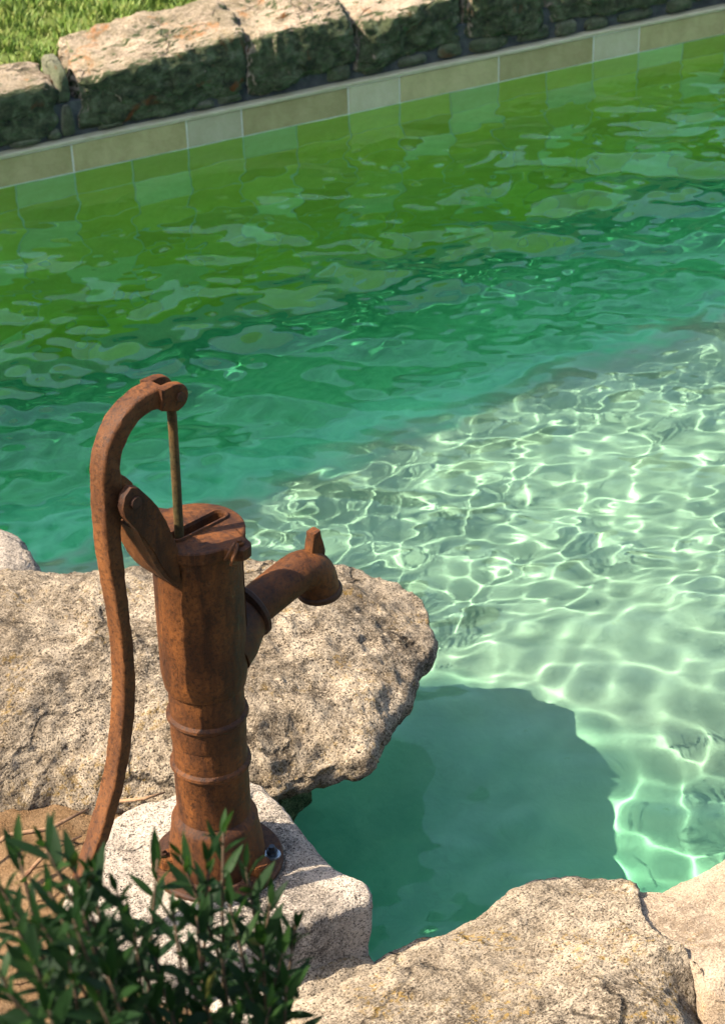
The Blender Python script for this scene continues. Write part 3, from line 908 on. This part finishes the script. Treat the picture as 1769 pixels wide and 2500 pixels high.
tube(bm, [(.004, -.070, zt + .005), (-.006, -.076, zt + .005), (-.014, -.077, zt - .002), (-.016, -.074, zt - .009)], .0018, 8)
from_bm('tie_wire', bm, M_RUST_HOT, lid, True)

# handle: lofted bar following the arch
H_OUT = [(-0.043, 0.768), (-0.0645, 0.7689), (-0.0847, 0.7631), (-0.103, 0.7534), (-0.1174, 0.7387), (-0.1291, 0.7214), (-0.1364, 0.6997), (-0.1398, 0.681), (-0.1405, 0.6658), (-0.1412, 0.6493), (-0.142, 0.636), (-0.1426, 0.6212), (-0.143, 0.6029), (-0.1422, 0.5658), (-0.1396, 0.5347), (-0.1371, 0.5034), (-0.1350, 0.4713), (-0.1342, 0.4397), (-0.1349, 0.4089), (-0.1379, 0.3678), (-0.1444, 0.3279), (-0.1523, 0.2878), (-0.1624, 0.2487), (-0.1718, 0.2247), (-0.1812, 0.2026), (-0.1899, 0.1847), (-0.1971, 0.1683), (-0.2181, 0.1309), (-.232, .105)]
H_IN = [(-0.045, 0.7392), (-0.0564, 0.7425), (-0.0675, 0.7425), (-0.0788, 0.7382), (-0.0906, 0.73), (-0.1003, 0.7199), (-0.1083, 0.7074), (-0.1124, 0.6948), (-0.113, 0.6801), (-0.1124, 0.6662), (-0.1137, 0.6497), (-0.1149, 0.6358), (-0.1169, 0.6224), (-0.1183, 0.6159), (-0.1206, 0.5957), (-0.1196, 0.5557), (-0.1189, 0.5151), (-0.1184, 0.4842), (-0.1174, 0.4529), (-0.1167, 0.4208), (-0.1181, 0.3789), (-0.1209, 0.348), (-0.1282, 0.3081), (-0.138, 0.269), (-0.1469, 0.2399), (-0.1563, 0.2158), (-0.164, 0.1972), (-0.1727, 0.1794), (-0.1815, 0.1611), (-0.2026, 0.1228), (-.215, .098)]
def resample(pts, n):
    p = np.array(pts) * (1.043, 1) + (0, .0045); d = np.concatenate([[0], np.cumsum(np.linalg.norm(np.diff(p, axis=0), axis=1))])
    s = np.linspace(0, d[-1], n)
    q = np.stack([np.interp(s, d, p[:, 0]), np.interp(s, d, p[:, 1])], -1)
    for _ in range(2):
        q[1:-1] = .25 * q[:-2] + .5 * q[1:-1] + .25 * q[2:]
    return q
HN = 90
ho, hi_ = resample(H_OUT, HN), resample(H_IN, HN)
bm = bmesh.new(); rings = []
sec = []
for (wq, tq) in ((-1, -.72), (-1, .72), (-.92, .93), (-.72, 1), (.72, 1), (.92, .93), (1, .72), (1, -.72), (.92, -.93), (.72, -1), (-.72, -1), (-.92, -.93)):
    sec.append((wq, tq))
for i in range(HN):
    f = i / (HN - 1)
    T = .0145 - .002 * f
    c_ = (ho[i] + hi_[i]) / 2; h_ = (hi_[i] - ho[i]) / 2
    wob = .0006 * math.sin(i * .9) + .0005 * math.sin(i * 2.3)
    rings.append([bm.verts.new((c_[0] + h_[0] * wq, (T + wob) * tq, c_[1] + h_[1] * wq)) for wq, tq in sec])
for a, b in zip(rings[:-1], rings[1:]):
    for k in range(12): bm.faces.new((a[k], a[(k+1) % 12], b[(k+1) % 12], b[k]))
bm.faces.new(rings[0][::-1]); bm.faces.new(rings[-1])
handle = sharp_smooth(from_bm('handle', bm, M_RUST_HOT, pump), 50)
# pivot boss on the handle
bm = bmesh.new()
prof = [(-.125, .668), (-.113, .678), (-.104, .670), (-.0955, .6585), (-.092, .645), (-.096, .632), (-.106, .626), (-.118, .622), (-.13, .63)]
extrude_profile(bm, prof, -.0115, .0115, .003)
[setattr(v_, 'co', Vector((v_.co.x * 1.045, v_.co.y, v_.co.z + .004))) for v_ in bm.verts]
sharp_smooth(from_bm('pivot_boss', bm, M_RUST, handle), 40)
# clevis at the end of the handle: two cheeks
for (t0, t1) in ((-.0205, -.0085), (.0085, .0205)):
    bm = bmesh.new()
    prof = [(-.050, .7425), (-.050, .7715), (-.030, .7705)]
    for k in range(13):
        a = math.pi / 2 - math.pi * k / 12
        prof.append((-.0275 + .0165 * math.cos(a), .7525 + .0175 * math.sin(a)))
    prof.append((-.030, .7345))
    extrude_profile(bm, prof, t0, t1, .0022)
    [setattr(v_, 'co', Vector((v_.co.x * 1.06, v_.co.y, v_.co.z + .0015))) for v_ in bm.verts]
    ck = sharp_smooth(from_bm('clevis_cheek', bm, M_RUST, handle), 40)
bm = bmesh.new()
tube(bm, [(-.025, -.0235, .754), (-.025, .0235, .754)], .0062, 18)
sharp_smooth(from_bm('clevis_pin', bm, M_RUST_DARK, handle), 40)
# rod
bm = bmesh.new()
tube(bm, [(-.0235, 0, .7585), (-.0235, 0, .70), (-.0245, 0, .62), (-.0262, 0, .54), (-.0265, 0, .50)], [.0062, .0060, .0060, .0060, .0060], 18)
sharp_smooth(from_bm('rod', bm, M_ROD, pump), 40)
# bracket: two ears and the web between them
near_ear = [(-.1266, .6438), (-.1222, .6586), (-.1120, .6672), (-.1010, .6620), (-.0865, .6412), (-.0758, .6251), (-.0658, .6004), (-.0587, .5767), (-.050, .553), (-.050, .500), (-.0590, .507), (-.0685, .520), (-.0781, .5435), (-.0854, .5636), (-.0983, .5893), (-.1167, .6178), (-.1240, .6300)]
bracket = None
for (t0, t1) in ((-.030, -.0175), (.0175, .030)):
    bm = bmesh.new()
    extrude_profile(bm, near_ear, t0, t1, .002)
    [setattr(v_, 'co', Vector((v_.co.x * 1.045, v_.co.y, v_.co.z + .003))) for v_ in bm.verts]
    e = sharp_smooth(from_bm('bracket_ear', bm, M_RUST, pump), 40)
web_out = [(-.112, .606), (-.104, .583), (-.0955, .562), (-.087, .541), (-.077, .5235), (-.066, .509), (-.052, .495)]
bm = bmesh.new(); prevr = None
for i, (r_, z_) in enumerate(web_out):
    a = [bm.verts.new((r_, t_, z_)) for t_ in (-.0285, -.01, .01, .0285)] + [bm.verts.new((r_ + .012, t_, z_ + .005)) for t_ in (.0285, .01, -.01, -.0285)]
    if prevr:
        for k in range(8): bm.faces.new((prevr[k], prevr[(k+1) % 8], a[(k+1) % 8], a[k]))
    else: bm.faces.new(a[::-1])
    prevr = a
bm.faces.new(prevr)
sharp_smooth(from_bm('bracket_web', bm, M_RUST_HOT, pump), 40)
bm = bmesh.new()
tube(bm, [(-.1135, -.034, .649), (-.1135, .034, .649)], .0075, 20)
sharp_smooth(from_bm('pivot_pin', bm, M_RUST_DARK, pump), 40)
# spout
def spout_pts(path, radii, name, mat, parent, seg=40):
    bm = bmesh.new(); tube(bm, [(p[0], 0, p[1]) for p in path], radii, seg)
    return sharp_smooth(from_bm(name, bm, mat, parent), 45)
neck = spout_pts([(.030, .362), (.050, .370), (.066, .378), (.080, .384)], [.052, .047, .040, .0345], 'spout_neck', M_RUST, pump)
path = [(.078, .3835), (.098, .3880), (.118, .3925), (.145, .3985), (.166, .4025)]
rad = [.0282, .0280, .0280, .0280, .0280]
for k in range(1, 10):
    a = math.radians(14 - 10.8 * k)
    path.append((path[-1][0] + .0078 * math.cos(a) * (1.05 if k < 5 else .75), path[-1][1] + .0072 * math.sin(a)))
    rad.append(.0280 + .0001 * k)
path += [(path[-1][0] + .0015, path[-1][1] - .008)]
rad += [.0298]
sp = spout_pts(path, rad, 'spout', M_RUST, pump)
ex, ez = path[-1]
spout_pts([(ex, ez + .004), (ex + .0004, ez + .001), (ex + .0006, ez - .004), (ex + .0008, ez - .007)], [.0302, .0325, .0325, .0305], 'spout_lip', M_RUST_DARK, sp)
bm = bmesh.new()
tube(bm, [(.079, 0, .3838), (.0815, 0, .3843), (.0865, 0, .3855), (.089, 0, .386)], [.036, .0395, .0395, .036], 40)
fl_ = sharp_smooth(from_bm('spout_flange', bm, M_RUST_DARK, pump), 40)
bm = bmesh.new()
extrude_profile(bm, [(.193, .422), (.197, .438), (.199, .4545), (.212, .456), (.2155, .437), (.2205, .420), (.218, .406), (.194, .409)], -.0078, .0078, .0025)
sharp_smooth(from_bm('bucket_hook', bm, M_RUST, sp), 40)

# ------------------------------------------------------------------ twigs on the soil
for i, (pts, r_, lab) in enumerate((
        ([(.50, 2.21, .175), (.56, 2.225, .187), (.62, 2.215, .181), (.685, 2.225, .184)], .0035, 'long pale root lying on the soil left of the handle'),
        ([(.545, 2.13, .18), (.60, 2.165, .185), (.655, 2.175, .182)], .003, 'reddish twig on the soil between handle and shrub'),
        ([(.735, 2.225, .178), (.765, 2.205, .184), (.80, 2.205, .182)], .0028, 'short dark twig on the soil between handle and barrel'))):
    bm = bmesh.new(); tube(bm, pts, [r_, r_ * 1.1, r_, r_ * .5], 7) if len(pts) == 4 else tube(bm, pts, [r_, r_, r_ * .5], 7)
    t_ = from_bm('twig', bm, simple_mat('twig_bark_%d' % i, (.12, .06, .03), (.32, .2, .11), 40, .9, .5), None, True)
    tag(t_, lab, 'twig', 'twigs on the soil')

# ------------------------------------------------------------------ shrub in the foreground
m = NT('shrub_leaf'); v = m.coords()
oi = m.n('ShaderNodeObjectInfo')
col = m.ramp(oi.outputs['Random'], [(0, (.004, .013, .004)), (.5, (.008, .024, .006)), (.95, (.016, .038, .009)), (.975, (.04, .048, .012)), (1, (.09, .06, .016))])
b_l = m.n('ShaderNodeBsdfPrincipled')
m.link(col, b_l.inputs['Base Color']); b_l.inputs['Roughness'].default_value = .55; b_l.inputs['Specular IOR Level'].default_value = .12
tr = m.n('ShaderNodeBsdfTranslucent'); m.val(tr.inputs[0], (.04, .11, .015))
mx = m.n('ShaderNodeMixShader'); mx.inputs[0].default_value = .22
m.link(b_l.outputs[0], mx.inputs[1]); m.link(tr.outputs[0], mx.inputs[2]); m.link(mx.outputs[0], m.out.inputs[0])
M_LEAF = m.m
M_STEM = simple_mat('shrub_stem', (.05, .035, .02), (.10, .06, .035), 60, .8, .4)
def leaf_geo(L, W, bend, fold):
    V, F = [], []
    n = 6
    for i in range(n + 1):
        t = i / n
        w = W * (math.sin(math.pi * t ** .8) ** .8) * .5 + (.0006 if i == 0 else 0)
        if i == n: w = .0002
        y = L * t; z = bend * L * t * t
        V += [(-w, y, z + fold * w), (0, y, z), (w, y, z + fold * w)]
    for i in range(n):
        a = i * 3
        F += [(a, a+1, a+4, a+3), (a+1, a+2, a+5, a+4)]
    return V, F
leaf_meshes = []
for L, W, bd, fo in ((.035, .0085, -.12, .35), (.040, .0085, .1, .3), (.030, .0085, -.25, .25), (.026, .007, .05, .4), (.038, .0098, -.05, .2)):
    V, F = leaf_geo(L, W, bd, fo)
    me = bpy.data.meshes.new('leaf'); me.from_pydata(V, [], F); me.materials.append(M_LEAF)
    me.polygons.foreach_set('use_smooth', np.ones(len(F), bool))
    leaf_meshes.append((me, V, F))
R3 = np.array(CAM_ROT)
def pix(u, v, t):
    d = R3 @ np.array(((u - 884.5) / 4836, -(v - 1250) / 4836, -1.0))
    return Vector((np.array((0, 0, 2.05)) + d * t).tolist())
shrub = empty('shrub', (.42, 1.12, .17))
tag(shrub, 'dark green leafy shrub in the blurred foreground', 'shrub')
base_pts = [Vector((.36, 1.10, .15)), Vector((.48, 1.16, .15)), Vector((.42, 1.05, .15))]
tips = [(45, 2035, 1.62), (105, 2010, 1.60), (175, 2060, 1.62), (225, 2075, 1.66), (120, 2130, 1.58), (30, 2200, 1.56), (200, 2170, 1.6), (285, 2130, 1.64), (80, 2300, 1.54), (170, 2300, 1.56), (20, 2380, 1.52), (120, 2420, 1.52), (250, 2260, 1.6), (0, 2120, 1.6), (240, 2400, 1.55), (330, 2230, 1.64), (60, 2480, 1.5), (-40, 2250, 1.55), (180, 2200, 1.55), (100, 2210, 1.54), (260, 2330, 1.57),
        (385, 2090, 1.74), (440, 2080, 1.75), (545, 2025, 1.78), (510, 2090, 1.76), (600, 2110, 1.78), (660, 2190, 1.78), (420, 2200, 1.72), (480, 2230, 1.72), (560, 2200, 1.75), (640, 2270, 1.76), (690, 2320, 1.76), (540, 2320, 1.72), (460, 2340, 1.7), (600, 2390, 1.72), (380, 2330, 1.68), (700, 2400, 1.73), (500, 2430, 1.68), (420, 2460, 1.66), (580, 2480, 1.68), (340, 2420, 1.64), (720, 2250, 1.80), (660, 2450, 1.7)]
placed = []
for si, (u, v_, t_) in enumerate(tips):
    tip = pix(u, v_ + (46 if si < 21 else 8), t_ - .26)
    b = base_pts[si % 3] + Vector((rnd.uniform(-.05, .05), rnd.uniform(-.05, .05), 0))
    midp = b.lerp(tip, .55) + Vector((rnd.uniform(-.03, .03), rnd.uniform(-.03, .03), .10))
    pts = []
    for i in range(13):
        s = i / 12
        pts.append((1-s)**2 * b + 2*s*(1-s) * midp + s*s * tip)
    bm = bmesh.new(); tube(bm, pts, [.0042 * (1 - .8 * i / 12) for i in range(13)], 6)
    st_ = from_bm('stem', bm, M_STEM, shrub, True)
    st_.matrix_parent_inverse = shrub.matrix_world.inverted() @ Matrix.Identity(4) if False else Matrix.Translation(-shrub.location)
    length = sum((pts[i+1] - pts[i]).length for i in range(12))
    nl = 19
    for j in range(nl):
        s = 1 - (j / nl) ** 1.15 * (.24 / max(length, .3))
        k = min(int(s * 12), 11); f = s * 12 - k
        p = pts[k].lerp(pts[k+1], f)
        tdir = (pts[k+1] - pts[k]).normalized()
        phi = j * 2.4 + si
        o_ = tdir.orthogonal().normalized(); q_ = tdir.cross(o_)
        outd = o_ * math.cos(phi) + q_ * math.sin(phi)
        spread = math.radians(16 + 52 * min(1, j / 8)) + rnd.uniform(-.15, .15)
        d_ = (tdir * math.cos(spread) + outd * math.sin(spread)).normalized()
        d_.z += .12; d_.normalize()
        nrm_ = (outd * -math.cos(spread) + tdir * math.sin(spread)).normalized()
        x_ = d_.cross(nrm_).normalized(); z_ = x_.cross(d_)
        sc_ = rnd.uniform(.6, 1.15) * (.75 if j < 2 else 1)
        mt = Matrix((x_, d_, z_)).transposed().to_4x4() @ Matrix.Rotation(rnd.uniform(-.5, .5), 4, 'Y') @ Matrix.Scale(sc_, 4)
        mt.translation = p
        placed.append((j, mt))
placed.sort(key=lambda q: q[0])
rest_V, rest_F = [], []
for i, (j, mt) in enumerate(placed):
    me, V, F = leaf_meshes[rnd.randrange(len(leaf_meshes))]
    if i < 290:
        o = bpy.data.objects.new('leaf', me); COL.objects.link(o); o.parent = shrub
        o.matrix_basis = Matrix.Translation(-shrub.location) @ mt
    else:
        k = len(rest_V)
        rest_V += [tuple(mt @ Vector(p)) for p in V]
        rest_F += [tuple(a + k for a in f) for f in F]
fo = mesh_np('foliage', rest_V, rest_F, M_LEAF, shrub)
fo.matrix_parent_inverse = Matrix.Translation(-shrub.location)
tag(fo, kind='stuff')

# ------------------------------------------------------------------ tree left of the frame whose crown shades the far strip of the pool
tree = empty('tree', (-4.9, 6.6, .25))
tag(tree, 'broad leafy tree beyond the left edge, seen only by its shade on the far water', 'tree')
bm = bmesh.new()
tube(bm, [(-4.9, 6.6, .1), (-4.85, 6.55, 1.2), (-4.7, 6.4, 2.2), (-4.2, 6.1, 2.9), (-3.2, 5.7, 3.3), (-1.8, 5.35, 3.4), (.6, 5.3, 3.3)], [.2, .16, .14, .11, .08, .06, .02], 14)
tube(bm, [(-4.7, 6.4, 2.2), (-4.6, 6.5, 3.2), (-4.0, 6.3, 3.9)], [.12, .09, .03], 10)
tk = from_bm('trunk', bm, simple_mat('tree_bark', (.09, .06, .04), (.18, .13, .09), 14, .9, .8, .1), tree, True)
tk.matrix_parent_inverse = Matrix.Translation(-tree.location)
r4 = np.random.default_rng(8)
nl = 46000
cx = r4.uniform(-6.0, 2.2, nl); cz = 3.0 + .45 * r4.normal(0, .5, nl)
lowy = 4.10 + .124 * (cx + 1.17) + .05 * np.sin(cx * 5) + .04 * np.sin(cx * 13 + 1)
# keep the sheared slab that shades only the water: y grows with height along the sun
cy = lowy + (cz - 3.0) * .166 + r4.random(nl) * np.maximum(5.50 - lowy, .15)
ctr = np.stack([cx, cy, cz], -1)
d1 = r4.normal(size=(nl, 3)); d1 /= np.linalg.norm(d1, axis=1)[:, None]
d2 = np.cross(d1, r4.normal(size=(nl, 3))); d2 /= np.linalg.norm(d2, axis=1)[:, None]
s_ = r4.uniform(.035, .07, nl)[:, None]
V = np.stack([ctr - d1 * s_ * 1.3, ctr + d2 * s_ * .6, ctr + d1 * s_ * 1.3, ctr - d2 * s_ * .6], 1).reshape(-1, 3)
cr = mesh_np('crown', V, np.arange(nl * 4).reshape(-1, 4), simple_mat('tree_leaf', (.04, .08, .015), (.07, .12, .03), 3, .6, .1), tree, False)
cr.matrix_parent_inverse = Matrix.Translation(-tree.location)
tag(cr, kind='stuff')

# ------------------------------------------------------------------ unseen hedges: near one added to block sky fill, far one for pool reflections
M_HEDGE = simple_mat('hedge_leaf', (.02, .045, .01), (.045, .08, .02), 3, .6, .1)
def hedge(label, p0, p1, height, seed, nl=30000, leaf=(.05, .10)):
    p0, p1 = np.array(p0), np.array(p1)
    root = empty('hedge', (*p0, .2))
    tag(root, label, 'hedge', 'garden hedges')
    r5 = np.random.default_rng(seed)
    t = r5.random(nl)
    d = (p1 - p0) / np.linalg.norm(p1 - p0); nrm_ = np.array((-d[1], d[0]))
    z = .15 + height * r5.random(nl) * (1 + .12 * np.sin(t * 23 + seed) + .08 * np.sin(t * 57))
    xy = p0 + (p1 - p0) * t[:, None] + nrm_ * (r5.uniform(-.5, .5, nl) * (1.05 - .5 * z / height))[:, None]
    ctr = np.column_stack([xy, z])
    d1 = r5.normal(size=(nl, 3)); d1 /= np.linalg.norm(d1, axis=1)[:, None]
    d2 = np.cross(d1, r5.normal(size=(nl, 3))); d2 /= np.linalg.norm(d2, axis=1)[:, None]
    s_ = r5.uniform(*leaf, nl)[:, None]
    V = np.stack([ctr - d1 * s_ * 1.3, ctr + d2 * s_ * .6, ctr + d1 * s_ * 1.3, ctr - d2 * s_ * .6], 1).reshape(-1, 3)
    hf = mesh_np('foliage', V, np.arange(nl * 4).reshape(-1, 4), M_HEDGE, root, False)
    hf.matrix_parent_inverse = Matrix.Translation(-root.location)
    tag(hf, kind='stuff')
    for k in range(6):
        q = p0 + (p1 - p0) * (k + .5) / 6
        bm = bmesh.new(); tube(bm, [(q[0], q[1], .1), (q[0] + .05, q[1], height * .5), (q[0], q[1] + .05, height * .9)], [.07, .05, .02], 8)
        o = from_bm('stem', bm, M_STEM, root, True); o.matrix_parent_inverse = Matrix.Translation(-root.location)
hedge('tall dense unseen hedge added behind the viewpoint to block sky fill', (-7, -3.1), (5, -4.0), 3.4, 3)
hedge('tall hedge across the lawn beyond the coping wall, mirrored in the pool', (-4, 10.6), (17, 9.4), 3.2, 4, 40000, (.09, .16))
